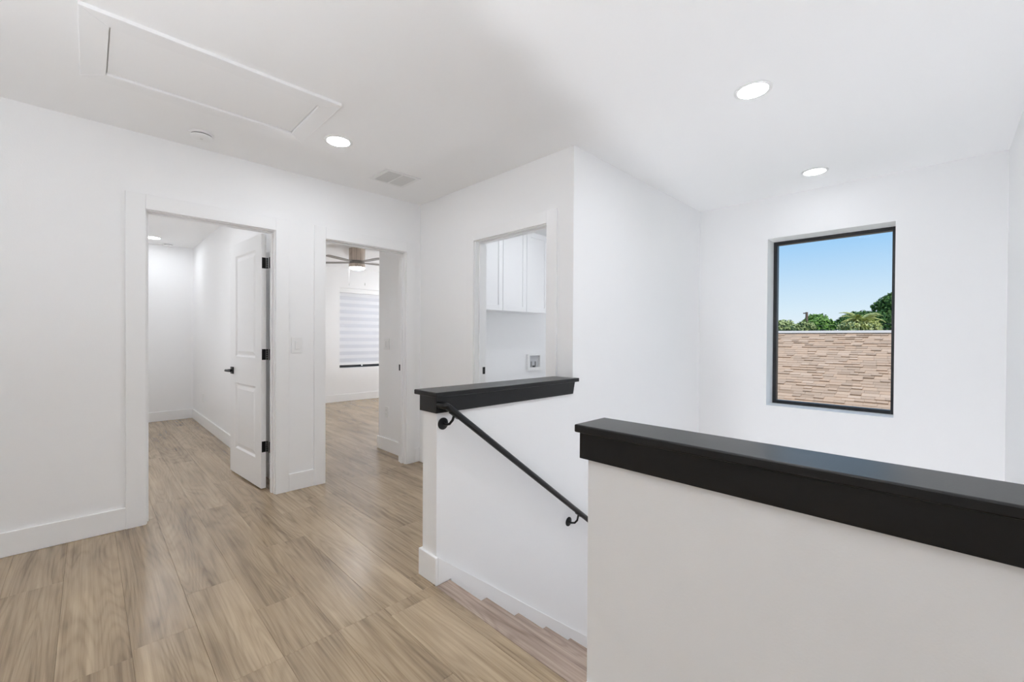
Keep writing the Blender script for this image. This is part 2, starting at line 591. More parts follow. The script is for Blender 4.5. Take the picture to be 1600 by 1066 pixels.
bb('baseboard_left', [(XR, 0.167, YA - BT, YA)], 'white baseboard to the left of the first doorway')
bb('baseboard_center', [(1.119, 1.310, YA - BT, YA)], 'short white baseboard between the two doorways')
bb('baseboard_corner', [(2.256, XB, YA - BT, YA), (XB - BT, XB, 2.88, YA - BT)], 'white baseboard in the corner right of the second doorway')
bb('baseboard_half_far', [(PX - BT, PX, YC - BT, YC + 0.1217 + BT), (PX, XB, YC + 0.1217, YC + 0.1217 + BT)], 'white baseboard wrapping the end of the far half wall')
bb('baseboard_half_near', [(XN0 - BT, XN0, YS, YN)], 'white baseboard on the near half wall')
bb('baseboard_right', [(XR, XN0 - BT, YS, YS + BT)], 'white baseboard along the right end of the hallway')
bb('baseboard_rear', [(XR, XR + BT, YS + BT, YA - BT)], 'white baseboard along the rear wall')
bb('baseboard_bedroom_far', [(XR, XP, Y1 - BT, Y1)], 'white baseboard on the end wall through the first doorway')
bb('baseboard_bedroom_side', [(XP - BT, XP, YA + T, Y1 - BT)], 'white baseboard on the side wall through the first doorway')
bb('baseboard_bedroom_window', [(XP + T, 5.9, Y2 - BT, Y2)], 'white baseboard below the shaded window')
bb('baseboard_closet', [(XQ - BT, XQ, YA + T + 0.02, 4.36 + BT), (XQ, 5.9, 4.36, 4.36 + BT)], 'white baseboard on the wall return inside the second doorway')

# ------------------------------------------------------------------ doorways
CT = 0.016


def jamb_set(root, horizontal, a, b, f0, f1, c_lo, c_hi, head_top, both=True):
    """jamb, stop and flat casings of an opening a..b in a wall whose faces are f0 (hall) and f1"""
    J = 0.018
    def bx(name, u0, u1, w0, w1, z0, z1, bev=0.0015):
        if horizontal: box(name, u0, u1, w0, w1, z0, z1, 'trim', root, bev)
        else: box(name, w0, w1, u0, u1, z0, z1, 'trim', root, bev)
    g = 0.0005
    bx('jamb', a - RO + g, a + 0.006, f0, f1, 0.0, DZ - 0.006)
    bx('jamb', b - 0.006, b + RO - g, f0, f1, 0.0, DZ - 0.006)
    bx('head_jamb', a - RO + g, b + RO - g, f0, f1, DZ - 0.006, DZ + RO - g)
    m0 = f0 + (f1 - f0) * 0.36; m1 = f0 + (f1 - f0) * 0.64
    lo, hi = min(m0, m1), max(m0, m1)
    bx('door_stop', a + 0.006, a + 0.016, lo, hi, 0.0, DZ - 0.016)
    bx('door_stop', b - 0.016, b - 0.006, lo, hi, 0.0, DZ - 0.016)
    bx('door_stop', a + 0.006, b - 0.006, lo, hi, DZ - 0.016, DZ - 0.006)
    s = -1 if f1 > f0 else 1
    for fr, sg in ((f0, s), (f1, -s)):
        w0, w1 = sorted((fr, fr + sg * CT))
        bx('casing', c_lo, a, w0, w1, 0.0, head_top, 0.002)
        bx('casing', b, c_hi, w0, w1, 0.0, head_top, 0.002)
        bx('head_casing', a, b, w0, w1, DZ, head_top, 0.002)


door1 = empty('door_1', (0.65, YA, 0))
struct(door1, 'white doorway with an open two panel door, left of the light switch', 'door')
jamb_set(door1, True, D1[0], D1[1], YA, YA + T, 0.167, 1.119 - 0.0001, 2.128)
door2 = empty('door_2', (1.78, YA, 0))
struct(door2, 'white doorway to the bedroom with the ceiling fan', 'door')
jamb_set(door2, True, D2[0], D2[1], YA, YA + T, 1.310, 2.256, 2.128)
box('strike_plate', 2.1522, 2.1543, 3.706, 3.732, 0.893, 0.952, 'blackmetal', door2)
door3 = empty('door_3', (XB, 2.38, 0))
struct(door3, 'white doorway to the laundry room above the far black ledge', 'door')
jamb_set(door3, False, DL[0], DL[1], XB, XB + T, 1.888, 2.878, 2.120)
box('strike_plate', XB + T - 0.028, XB + T - 0.001, 2.7765, 2.7789, 0.905, 0.965, 'blackmetal', door3)

# open door leaf
LW, LH, LT = 0.745, 2.017, 0.035
dv = Vector((0.912 - 0.971, 4.53 - 3.787)).normalized()
ang = math.atan2(dv.y, dv.x)
# leaf frame: local x runs from the hinge edge to the latch edge, the face seen is local y=+LT
leaf_m = Matrix.Translation((0.971, 3.787, 0.012)) @ Matrix.Rotation(ang, 4, 'Z')
PANELS = [(0.128, 0.600, 0.225, 0.800), (0.128, 0.600, 1.030, 1.905)]


def leaf_mesh():
    mb = MB()
    xs = [0, 0.128, 0.600, LW]; zs = [0, 0.225, 0.800, 1.030, 1.905, LH]
    for y, fl in ((0.0, False), (-LT, True)):
        for i in range(3):
            for j in range(5):
                if i == 1 and j in (1, 3): continue
                q = [(xs[i], y, zs[j]), (xs[i + 1], y, zs[j]), (xs[i + 1], y, zs[j + 1]), (xs[i], y, zs[j + 1])]
                mb.add(q, [(3, 2, 1, 0) if not fl else (0, 1, 2, 3)])
    for (p, q) in (((0, 0), (LW, 0)), ((LW, 0), (LW, LH)), ((LW, LH), (0, LH)), ((0, LH), (0, 0))):
        mb.add([(p[0], 0, p[1]), (q[0], 0, q[1]), (q[0], -LT, q[1]), (p[0], -LT, p[1])], [(0, 1, 2, 3)])
    return mb


def panel_mesh(x0, x1, z0, z1):
    mb = MB()
    for y, s in ((0.0, -1), (-LT, 1)):
        rings = [(0.0, 0.0), (0.014, 0.011), (0.024, 0.011), (0.050, 0.004)]
        base = len(mb.v); vs = []
        for ins, dep in rings:
            for (x, z) in ((x0 + ins, z0 + ins), (x1 - ins, z0 + ins), (x1 - ins, z1 - ins), (x0 + ins, z1 - ins)):
                vs.append((x, y + s * dep, z))
        fs = []
        for r in range(len(rings) - 1):
            for i in range(4):
                j = (i + 1) % 4
                f_ = (r * 4 + i, r * 4 + j, r * 4 + 4 + j, r * 4 + 4 + i)
                fs.append(f_)
        r = (len(rings) - 1) * 4
        fs.append((r, r + 1, r + 2, r + 3))
        mb.add(vs, fs)
    return mb


def local_obj(mb, name, m, parent, mtx, bevel=0, smooth=False):
    mb.v = [tuple(mtx @ Vector(p)) for p in mb.v]
    return mb.build(name, m, parent, bevel, smooth)


# the seen face (towards -X) is local +y
leaf = local_obj(leaf_mesh(), 'door_leaf', 'door', door1, leaf_m)
for p in PANELS:
    local_obj(panel_mesh(*p), 'panel', 'door', leaf, leaf_m)
for zc in (1.80 - 0.012, 1.075 - 0.012, 0.342 - 0.012):
    hb = MB()
    hb.box(-0.0022, -0.0002, -0.033, -0.004, zc - 0.043, zc + 0.043)
    hg = local_obj(hb, 'hinge', 'blackmetal', leaf, leaf_m, 0.001)
    kn = MB()
    for q in range(5):
        z0 = zc - 0.043 + q * 0.0172
        kn.lathe([(0.0055, z0 + 0.0007), (0.0065, z0 + 0.0015), (0.0065, z0 + 0.0157), (0.0055, z0 + 0.0165)], (-0.004, -0.041, 0), 'z', 12)
    local_obj(kn, 'hinge_knuckle', 'blackmetal', leaf, leaf_m, 0, True)
    box('hinge_plate', 1.0152, 1.0178, 3.70, 3.752, zc + 0.012 - 0.043, zc + 0.012 + 0.043, 'blackmetal', door1)
hl = MB(); zc = 0.903; xc = 0.680
hl.box(xc - 0.031, xc + 0.031, 0.0002, 0.009, zc - 0.031, zc + 0.031)
hr = local_obj(hl, 'handle_rosette', 'blackmetal', leaf, leaf_m, 0.0015)
lv = MB().tube([(xc, 0.008, zc), (xc, 0.045, zc)], 0.011, 14)
lv.tube([(xc + 0.012, 0.050, zc), (xc - 0.03, 0.052, zc), (xc - 0.075, 0.053, zc), (xc - 0.118, 0.050, zc)], [0.011, 0.010, 0.009, 0.008], 14)
local_obj(lv, 'lever', 'blackmetal', leaf, leaf_m, 0, True)
hl2 = MB().box(xc - 0.031, xc + 0.031, -LT - 0.009, -LT - 0.0002, zc - 0.031, zc + 0.031)
local_obj(hl2, 'handle_rosette', 'blackmetal', leaf, leaf_m, 0.0015)
lv = MB().tube([(xc, -LT - 0.008, zc), (xc, -LT - 0.04, zc)], 0.011, 14)
lv.tube([(xc + 0.012, -LT - 0.045, zc), (xc - 0.06, -LT - 0.047, zc), (xc - 0.118, -LT - 0.044, zc)], [0.011, 0.010, 0.008], 14)
local_obj(lv, 'lever', 'blackmetal', leaf, leaf_m, 0, True)

# ------------------------------------------------------------------ black ledges on the half walls
far_ledge = empty('ledge', (1.75, YC + 0.06, 0.845))
tag(far_ledge, 'black painted wooden ledge on the far half wall above the handrail', 'ledge', 'black half wall ledges')
CZ0, CZ1, FZ = 0.927, 0.9515, 0.8455
YFB = YC + 0.1217
MB().prism([(1.191, 1.713, CZ0), (2.340, 1.713, CZ0), (2.340, 1.7525, CZ0), (XB - 0.0005, 1.7525, CZ0), (XB - 0.0005, 1.914, CZ0), (1.191, 1.914, CZ0)],
           (0, 0, CZ1 - CZ0)).build('cap_board', 'black', far_ledge, 0.004)
MB().prism([(1.2085, YC - 0.0125, FZ), (2.309, YC - 0.0125, FZ), (2.330, YC - 0.0125, CZ0), (1.2085, YC - 0.0125, CZ0)], (0, 0.012, 0)) \
    .build('fascia', 'black', far_ledge, 0.0012)
box('fascia', 1.2085, 1.2205, YC - 0.0004, YFB + 0.0005, FZ, CZ0, 'black', far_ledge, 0.0012)
box('fascia', 1.2085, XB - 0.017, YFB + 0.0006, YFB + 0.0126, FZ, CZ0, 'black', far_ledge, 0.0012)

near_ledge = empty('ledge', (1.16, 0.25, 0.845))
tag(near_ledge, 'long black painted wooden ledge on the near half wall in the right foreground', 'ledge', 'black half wall ledges')
box('cap_board', 1.0745, 1.241, YE + 0.001, 0.8055, CZ0, CZ1, 'black', near_ledge, 0.004)
box('fascia', 1.0995, 1.1175, YE + 0.001, 0.8025, 0.8415, CZ0, 'black', near_ledge, 0.0012)
box('fascia', 1.118, 1.2105, YN + 0.0005, 0.8025, 0.8415, CZ0, 'black', near_ledge, 0.0012)
box('fascia', 1.2107, 1.228, YE + 0.001, 0.8025, 0.8415, CZ0, 'black', near_ledge, 0.0012)

# ------------------------------------------------------------------ handrail
hrail = empty('handrail', (1.26, YC, 0.79))
tag(hrail, 'black metal handrail sloping down the stair wall on round brackets', 'handrail')
RY = 1.683; rs = -0.766
A0 = Vector((1.236, RY, 0.884))
pts = [(1.224, YC - 0.0135, 0.887), (1.224, RY + 0.016, 0.887), (1.226, RY + 0.006, 0.8868), (1.232, RY, 0.8855)]
pts += [(A0.x + d_, RY, A0.z + rs * d_) for d_ in (0.012, 0.03, 0.6, 1.2, 1.8, 2.2)]
MB().tube(pts, 0.0165, 18).build('rail', 'blackmetal', hrail, 0, True)
for bx_, bz_ in ((1.257, 0.789), (2.282, -0.010), (3.20, -0.713)):
    ro = MB().lathe([(0.030, 0.0), (0.030, 0.004), (0.026, 0.007), (0.010, 0.009)], (0, 0, 0), 'y', 24)
    ro.v = [(v[0] + bx_, YC - 0.0003 - v[1], v[2] + bz_) for v in ro.v]
    br = ro.build('bracket', 'blackmetal', hrail, 0, True)
    xr_ = bx_ + 0.018
    zr = A0.z + rs * (xr_ - A0.x) - 0.015
    MB().tube([(bx_, YC - 0.006, bz_), (bx_ + 0.002, YC - 0.025, bz_ - 0.002), (bx_ + 0.006, YC - 0.048, bz_ + 0.004),
               (bx_ + 0.012, RY + 0.006, bz_ + 0.024), (xr_, RY, zr)], 0.0065, 12).build('arm', 'blackmetal', br, 0, True)
    sd = MB().box(-0.03, 0.03, -0.011, 0.011, -0.0035, 0.0015)
    mt = Matrix.Translation((xr_, RY, zr - 0.004)) @ Matrix.Rotation(math.atan(-rs), 4, 'Y')
    local_obj(sd, 'saddle', 'blackmetal', br, mt)

# ------------------------------------------------------------------ stair window
win1 = empty('window_1', (XD + 0.2, 0.70, W1[2]))
struct(win1, 'tall window with a thin black frame looking onto a shingled roof and trees', 'window')
fx0, fx1, fwid = XD + 0.20, XD + 0.265, 0.030
g = 0.0004
box('window_frame', fx0, fx1, W1[0] + g, W1[0] + fwid, W1[2] + g, W1[3] - g, 'framemetal', win1, 0.002)
box('window_frame', fx0, fx1, W1[1] - fwid, W1[1] - g, W1[2] + g, W1[3] - g, 'framemetal', win1, 0.002)
box('window_frame', fx0, fx1, W1[0] + fwid, W1[1] - fwid, W1[2] + g, W1[2] + fwid, 'framemetal', win1, 0.002)
box('window_frame', fx0, fx1, W1[0] + fwid, W1[1] - fwid, W1[3] - fwid, W1[3] - g, 'framemetal', win1, 0.002)
box('pane', fx0 + 0.03, fx0 + 0.034, W1[0] + fwid, W1[1] - fwid, W1[2] + fwid, W1[3] - fwid, 'glass', win1)

# ------------------------------------------------------------------ ceiling fixtures
def downlight(x, y, label, group=None, r=0.088, power=LAMP):
    o = empty('recessed_light', (x, y, H))
    tag(o, label, 'light', group or 'round recessed ceiling lights')
    MB().lathe([(r, 0), (r, -0.003), (r - 0.004, -0.0055), (r - 0.018, -0.0045), (r - 0.018, 0)], (x, y, H - 0.0002), 'z', 48) \
        .build('trim_ring', 'plastic', o, 0, True)
    MB().lathe([(r - 0.0185, -0.0035), (r - 0.0185, -0.0052), (r - 0.03, -0.0060)], (x, y, H - 0.0004), 'z', 48).build('lens', lens_mat(power), o)
    return o


downlight(1.178, 2.827, 'lit round recessed ceiling light right of the attic hatch')
downlight(2.456, 0.706, 'lit round recessed ceiling light, the larger of the two over the stairs', power=125)
downlight(3.979, 0.705, 'lit round recessed ceiling light closest to the stairwell window', power=24)
downlight(0.95, 0.705, 'added out of view recessed ceiling light above the near half wall', power=115)  # extra lamp above the frame, added for brightness
downlight(-0.60, -0.80, 'added out of view recessed ceiling light at the right end of the hallway', power=40)  # extra lamp behind the camera, added for brightness
downlight(0.615, 7.345, 'small lit recessed light seen through the first doorway', power=75)
downlight(0.10, 5.00, 'unseen lit recessed light just inside the first bedroom', power=180)
downlight(3.25, 2.60, 'unseen lit recessed light in the laundry room ceiling', power=120)

downlight(4.60, 5.40, 'added unseen recessed light in the second bedroom beside the closet wall', power=155)  # hidden by the closet wall, added to brighten the bedroom
downlight(4.60, 7.00, 'added unseen recessed light in the second bedroom beside its window', power=150)  # also hidden, added to brighten the bedroom


def uplight(x, y, z, label, power, stem=0.0):  # made-up fill lamps out of view, brightening ceilings like bounced flash
    o = empty('fill_uplight', (x, y, z))
    tag(o, label, 'added fill lamp', 'added fill uplights')
    MB().lathe([(0.12, 0.0002), (0.12, 0.012), (0.11, 0.016)], (x, y, z), 'z', 32).build('base', 'blackmetal', o, 0, True)
    if stem: MB().tube([(x, y, z + 0.016), (x, y, z + 0.018 + stem)], 0.011, 12).build('pole', 'blackmetal', o, 0, True)
    z += stem
    MB().lathe([(0.095, 0.016), (0.105, 0.05), (0.115, 0.26), (0.112, 0.262), (0.103, 0.245)], (x, y, z), 'z', 32).build('can', 'blackmetal', o, 0, True)
    MB().lathe([(0.102, 0.2455), (0.102, 0.250), (0.09, 0.256), (0.05, 0.259)], (x, y, z), 'z', 32).build('lens', lens_mat(power), o, 0, True)
    return o


uplight(-0.92, 0.80, 0.0, 'unseen black fill lamp added at the back of the hallway', 415, 0.62)
uplight(3.45, 0.10, -RISE * 9, 'unseen black fill lamp added on the stair landing', 25)
uplight(1.55, 0.30, ZL, 'unseen black fill lamp added at the foot of the stairs', 460)
uplight(-0.90, 5.60, 0.0, 'unseen black fill lamp added inside the first bedroom', 175)
uplight(4.80, 6.30, 0.0, 'unseen black fill lamp added inside the second bedroom', 300)
uplight(4.15, 2.15, -0.008, 'unseen black fill lamp added in the laundry room', 75)

# smoke detectors
def smoke(x, y, label, r=0.066):
    o = empty('smoke_detector', (x, y, H))
    tag(o, label, 'smoke detector', 'ceiling smoke detectors')
    MB().lathe([(r, -0.0002), (r, -0.010), (r - 0.003, -0.012)], (x, y, H), 'z', 40).build('base', 'plastic', o, 0, True)
    MB().lathe([(r - 0.010, -0.012), (r - 0.010, -0.018)], (x, y, H), 'z', 40).build('vent_slot', 'slot', o, 0, True)
    MB().lathe([(r - 0.006, -0.018), (r - 0.006, -0.026), (r - 0.012, -0.032), (r - 0.03, -0.034)], (x, y, H), 'z', 40).build('cover', 'plastic', o, 0, True)
    MB().lathe([(0.008, -0.034), (0.008, -0.0352)], (x, y, H), 'z', 20).build('test_button', 'ventgrey', o, 0, True)
    return o


smoke(0.518, 3.351, 'round white smoke detector on the ceiling below the attic hatch')
smoke(0.806, 7.70, 'round white smoke detector on the ceiling of the first bedroom', 0.06)

# attic hatch
hatch = empty('attic_hatch', (0.49, 2.675, H))
tag(hatch, 'rectangular white attic hatch with flat trim on the ceiling', 'attic hatch')
hx0, hx1, hy0, hy1 = -0.026, 1.002, 2.357, 2.990
ix0, ix1, iy0, iy1 = 0.065, 0.912, 2.448, 2.899
zt = H - 0.0175
def mitre(pts, nm):
    MB().prism([(p[0], p[1], zt) for p in pts], (0, 0, 0.0173)).build(nm, 'trim', hatch, 0.0025)
mitre([(hx0, hy0), (hx1, hy0), (ix1, iy0), (ix0, iy0)], 'frame_board')
mitre([(hx1, hy0), (hx1, hy1), (ix1, iy1), (ix1, iy0)], 'frame_board')
mitre([(hx1, hy1), (hx0, hy1), (ix0, iy1), (ix1, iy1)], 'frame_board')
mitre([(hx0, hy1), (hx0, hy0), (ix0, iy0), (ix0, iy1)], 'frame_board')
box('hatch_panel', ix0 + 0.004, ix1 - 0.004, iy0 + 0.004, iy1 - 0.004, H - 0.007, H - 0.0004, 'ceiling', hatch, 0.001)

# air vents
def vent(x0, x1, y0, y1, label, lite=True):
    o = empty('air_vent', ((x0 + x1) / 2, (y0 + y1) / 2, H))
    tag(o, label, 'air vent', 'ceiling air vents')
    w = 0.028; z0, z1 = H - 0.008, H - 0.0003
    mb = MB()
    mb.box(x0, x1, y0, y0 + w, z0, z1).box(x0, x1, y1 - w, y1, z0, z1).box(x0, x0 + w, y0 + w, y1 - w, z0, z1).box(x1 - w, x1, y0 + w, y1 - w, z0, z1)
    mb.build('frame', 'plastic', o, 0.002)
    xm = (x0 + x1) / 2
    box('divider', xm - 0.006, xm + 0.006, y0 + w, y1 - w, z0, z1, 'plastic', o, 0.001)
    box('backing', x0 + w, x1 - w, y0 + w, y1 - w, H - 0.0018, H - 0.0004, 'ventgrey', o)
    n = 11; lv_ = (y1 - y0 - 2 * w) / n
    for sx0, sx1 in ((x0 + w, xm - 0.006), (xm + 0.006, x1 - w)):
        for q in range(n):
            ya = y0 + w + q * lv_
            MB().prism([(sx0, ya + 0.002, H - 0.0018), (sx0, ya + 0.004, H - 0.0018), (sx0, ya + lv_ * 0.75, H - 0.0075), (sx0, ya + lv_ * 0.75 - 0.002, H - 0.0075)],
                       (sx1 - sx0, 0, 0)).build('louver', 'ventgrey', o)
    return o


vent(1.632, 1.930, 3.010, 3.300, 'white square ceiling air vent near the hallway corner')
vent(3.50, 3.80, 6.95, 7.25, 'white ceiling air vent behind the ceiling fan')

# switches and outlets
def plate(name, c, axis, w, h_, gang, label, cat, kind):
    """plate centred at c on a wall; axis 'y-' means it faces -Y, 'x-' faces -X"""
    o = empty(name, c)
    tag(o, label, cat, 'white wall plates')
    def bx(nm, u0, u1, z0, z1, d0, d1, m='plastic', parent=o, bev=0.001):
        if axis == 'y-': return box(nm, c[0] + u0, c[0] + u1, c[1] - d1, c[1] - d0, c[2] + z0, c[2] + z1, m, parent, bev)
        return box(nm, c[0] - d1, c[0] - d0, c[1] + u0, c[1] + u1, c[2] + z0, c[2] + z1, m, parent, bev)
    bx('plate', -w / 2, w / 2, -h_ / 2, h_ / 2, 0.0003, 0.006, bev=0.0018)
    for q in range(gang):
        u = (q - (gang - 1) / 2) * 0.046
        if kind == 'switch':
            bx('rocker_frame', u - 0.0185, u + 0.0185, -0.035, 0.035, 0.0062, 0.0078)
            bx('rocker', u - 0.0145, u + 0.0145, -0.031, 0.031, 0.0080, 0.0112)
        else:
            for s in (-1, 1):
                f_ = bx('socket', u - 0.0165, u + 0.0165, s * 0.021 - 0.0145, s * 0.021 + 0.0145, 0.0062, 0.0080)
                for t_ in (-0.006, 0.006):
                    bx('slot', u + t_ - 0.001, u + t_ + 0.001, s * 0.021 - 0.002, s * 0.021 + 0.006, 0.0081, 0.0084, 'slot', f_, 0)
    return o


plate('light_switch', (1.180, YA, 1.150), 'y-', 0.080, 0.126, 1, 'white rocker light switch on the wall between the two doorways', 'switch', 'switch')
plate('light_switch', (XQ, 4.185, 1.142), 'x-', 0.118, 0.120, 2, 'white double light switch inside the second doorway', 'switch', 'switch')
plate('wall_outlet', (XQ, 4.180, 0.415), 'x-', 0.074, 0.118, 1, 'white wall outlet low inside the second doorway', 'outlet', 'outlet')
plate('wall_outlet', (XP, 7.04, 0.379), 'x-', 0.074, 0.118, 1, 'white wall outlet low inside the first doorway', 'outlet', 'outlet')

# ------------------------------------------------------------------ second bedroom: fan, window, blind
FX, FY = 2.815, 6.082
fan = empty('ceiling_fan', (FX, FY, H))
tag(fan, 'flush ceiling fan with brown drum housing and thin blades in the bedroom', 'ceiling fan')
MB().lathe([(0.113, -0.0003), (0.113, -0.178), (0.108, -0.180)], (FX, FY, H), 'z', 40).build('housing', 'drum', fan, 0, True)
MB().lathe([(0.106, -0.180), (0.106, -0.226)], (FX, FY, H), 'z', 40).build('hub', 'blade', fan, 0, True)
MB().lathe([(0.108, -0.226), (0.114, -0.228), (0.114, -0.275), (0.110, -0.277)], (FX, FY, H), 'z', 40).build('light_housing', 'drum', fan, 0, True)
MB().lathe([(0.104, -0.277), (0.102, -0.286), (0.090, -0.297), (0.060, -0.305), (0.02, -0.308)], (FX, FY, H), 'z', 40).build('light_lens', 'fanlens', fan, 0, True)
for q in range(5):
    a = math.radians(250 + 72 * q)
    d = rt * math.cos(a) + fw * math.sin(a); d.z = 0; d.normalize()
    s = Vector((-d.y, d.x, 0))
    c = Vector((FX, FY, H - 0.203))
    prof = [(0.09, 0.03), (0.20, 0.048), (0.45, 0.052), (0.57, 0.050), (0.60, 0.036)]
    mb = MB(); vs = []
    for l, w in prof:
        for sg in (-1, 1):
            p = c + d * l + s * (w * sg) + Vector((0, 0, 0.03 * w * sg))
            vs += [p + Vector((0, 0, 0.004)), p - Vector((0, 0, 0.004))]
    fs = [(0, 2, 3, 1)]
    for i in range(len(prof) - 1):
        b_ = i * 4; e_ = b_ + 4
        fs += [(b_, e_, e_ + 2, b_ + 2), (b_ + 1, b_ + 3, e_ + 3, e_ + 1), (b_, b_ + 1, e_ + 1, e_), (b_ + 2, e_ + 2, e_ + 3, b_ + 3)]
    n_ = (len(prof) - 1) * 4
    fs.append((n_, n_ + 1, n_ + 3, n_ + 2))
    mb.add(vs, fs).build('blade', 'blade', fan)
for sg in (-1, 1):
    p = Vector((FX, FY, 0)) + rt * 0.117 * sg
    ch = MB().tube([(p.x, p.y, H - 0.262), (p.x, p.y, H - 0.50)], 0.0006, 6).build('pull_chain', 'plastic', fan)
    MB().lathe([(0.003, 0.012), (0.0055, 0.004), (0.006, -0.022), (0.004, -0.026)], (p.x, p.y, H - 0.512), 'z', 12).build('pull_knob', 'chain', ch, 0, True)

win2 = empty('window_2', (4.1, Y2 + 0.1, W2[2]))
struct(win2, 'black framed bedroom window behind the white banded shade', 'window')
wy0, wy1 = Y2 + 0.10, Y2 + 0.16
for nm, b in (('window_frame', (W2[0] + g, W2[0] + 0.045, W2[2] + g, W2[3] - g)), ('window_frame', (W2[1] - 0.045, W2[1] - g, W2[2] + g, W2[3] - g)),
              ('window_frame', (W2[0] + 0.045, W2[1] - 0.045, W2[2] + g, W2[2] + 0.05)), ('window_frame', (W2[0] + 0.045, W2[1] - 0.045, W2[3] - 0.045, W2[3] - g)),
              ('mullion', (4.080, 4.125, W2[2] + 0.05, W2[3] - 0.045))):
    box(nm, b[0], b[1], wy0, wy1, b[2], b[3], 'framemetal', win2, 0.002)
box('pane', W2[0] + 0.045, 4.080, wy0 + 0.03, wy0 + 0.034, W2[2] + 0.05, W2[3] - 0.045, 'glass', win2)
box('pane', 4.125, W2[1] - 0.045, wy0 + 0.03, wy0 + 0.034, W2[2] + 0.05, W2[3] - 0.045, 'glass', win2)
blind = empty('window_shade', (4.1, Y2 + 0.05, W2[3]))
tag(blind, 'white banded roller shade over the bedroom window', 'window shade')
box('headrail', W2[0] + 0.004, W2[1] - 0.004, Y2 + 0.012, Y2 + 0.075, W2[3] - 0.085, W2[3] - 0.0005, 'plastic', blind, 0.006)
z = W2[3] - 0.086; bh = 0.0655; q = 0
while z > 0.715:
    z2 = max(z - bh, 0.712)
    box('opaque_band' if q % 2 == 0 else 'sheer_band', W2[0] + 0.008, W2[1] - 0.008, Y2 + 0.044, Y2 + 0.046, z2, z, 'band' if q % 2 == 0 else 'sheer', blind)
    z = z2 - 0.0002; q += 1
box('bottom_rail', W2[0] + 0.008, W2[1] - 0.008, Y2 + 0.034, Y2 + 0.056, 0.680, 0.7118, 'plastic', blind, 0.004)
box('handle_clip', 3.78, 3.81, Y2 + 0.028, Y2 + 0.0338, 0.655, 0.700, 'plastic', blind, 0.002)

# ------------------------------------------------------------------ laundry: cabinets, water box
CY0 = 3.34


def cabinet(x0, x1, label):
    z0, z1 = 1.513, 2.432
    o = empty('wall_cabinet', ((x0 + x1) / 2, 3.5, z0))
    tag(o, label, 'cabinet', 'laundry wall cabinets')
    box('body', x0 + 0.0005, x1 - 0.0005, CY0 + 0.020, 3.6595, z0, z1, 'cabinet', o, 0.001)
    dx0, dx1, dz0, dz1 = x0 + 0.002, x1 - 0.002, z0 - 0.002, z1
    dr = empty('door', (x0, CY0, z0), parent=o)
    dr.location = (x0 - (x0 + x1) / 2, CY0 - 3.5, 0)
    s = 0.058
    box('stile', dx0, dx0 + s, CY0, CY0 + 0.019, dz0, dz1, 'cabinet', dr, 0.001)
    box('stile', dx1 - s, dx1, CY0, CY0 + 0.019, dz0, dz1, 'cabinet', dr, 0.001)
    box('rail', dx0 + s, dx1 - s, CY0, CY0 + 0.019, dz0, dz0 + s, 'cabinet', dr, 0.001)
    box('rail', dx0 + s, dx1 - s, CY0, CY0 + 0.019, dz1 - s, dz1, 'cabinet', dr, 0.001)
    box('panel', dx0 + s, dx1 - s, CY0 + 0.010, CY0 + 0.018, dz0 + s, dz1 - s, 'cabinet', dr)
    return o


cabinet(2.800, 3.174, 'white shaker wall cabinet at the left of the laundry row')
cabinet(3.176, 3.546, 'white shaker wall cabinet in the middle of the laundry row')
cabinet(3.548, 3.920, 'white shaker wall cabinet at the right end of the laundry row')

wb = empty('washer_outlet_box', (4.0, 3.66, 0.9))
tag(wb, 'recessed white washer water box on the laundry wall below the cabinets', 'outlet box')
bx0, bx1, bz0, bz1 = 3.885, 4.122, 0.805, 1.012
mb = MB(); w = 0.030; yb0, yb1 = 3.622, 3.6597
mb.box(bx0, bx1, yb0, yb1, bz0, bz0 + w + .012).box(bx0, bx1, yb0, yb1, bz1 - w * .6, bz1).box(bx0, bx0 + w, yb0, yb1, bz0 + w + .012, bz1 - w * .6).box(bx1 - w * .7, bx1, yb0, yb1, bz0 + w + .012, bz1 - w * .6)
mb.build('frame', 'plastic', wb, 0.002)
box('back', bx0 + w, bx1 - w * .7, 3.652, 3.659, bz0 + w + .012, bz1 - w * .6, 'boxgrey', wb)
for sx_ in (-0.04, 0.035):
    MB().tube([(4.005 + sx_, 3.640, bz0 + 0.045), (4.005 + sx_, 3.640, bz0 + 0.115)], 0.009, 12).build('valve', 'chrome', wb, 0, True)
MB().tube([(4.0, 3.638, bz0 + 0.043), (4.0, 3.638, bz0 + 0.062)], 0.018, 16).build('drain', 'slot', wb, 0, True)

# ------------------------------------------------------------------ outside
gr = box('ground', -60, 140, -110, 110, -3.35, -3.2, 'ground')
struct(gr, 'grassy ground outside the house', 'ground')

house = empty('neighbor_house', (16, 2.5, -3.2))
tag(house, 'neighboring house with a tan shingled roof outside the stair window', 'house')
RX, RZ, SLP = 16.0, 1.435, 0.45
th = math.atan(SLP)
dn = Vector((-math.cos(th), 0, -math.sin(th))); nn = Vector((-math.sin(th), 0, math.cos(th)))
HY0, HY1 = -4.0, 10.0
SLN = 5.6
e0 = Vector((RX, 0, RZ)) + dn * SLN
MB().prism([(RX, HY0, RZ - 0.02), (e0.x, HY0, e0.z - 0.02), (e0.x, HY0, e0.z - 0.16), (RX, HY0, RZ - 0.16), (2 * RX - e0.x, HY0, e0.z - 0.16), (2 * RX - e0.x, HY0, e0.z - 0.02)],
           (0, HY1 - HY0, 0)).build('roof_deck', 'gasket', house)
MB().box(e0.x + 0.5, 2 * RX - e0.x - 0.5, HY0 + 0.4, HY1 - 0.4, -3.2, e0.z - 0.02).build('wall', 'stucco', house)
EXPO, TABW, STH = 0.1425, 0.305, 0.015


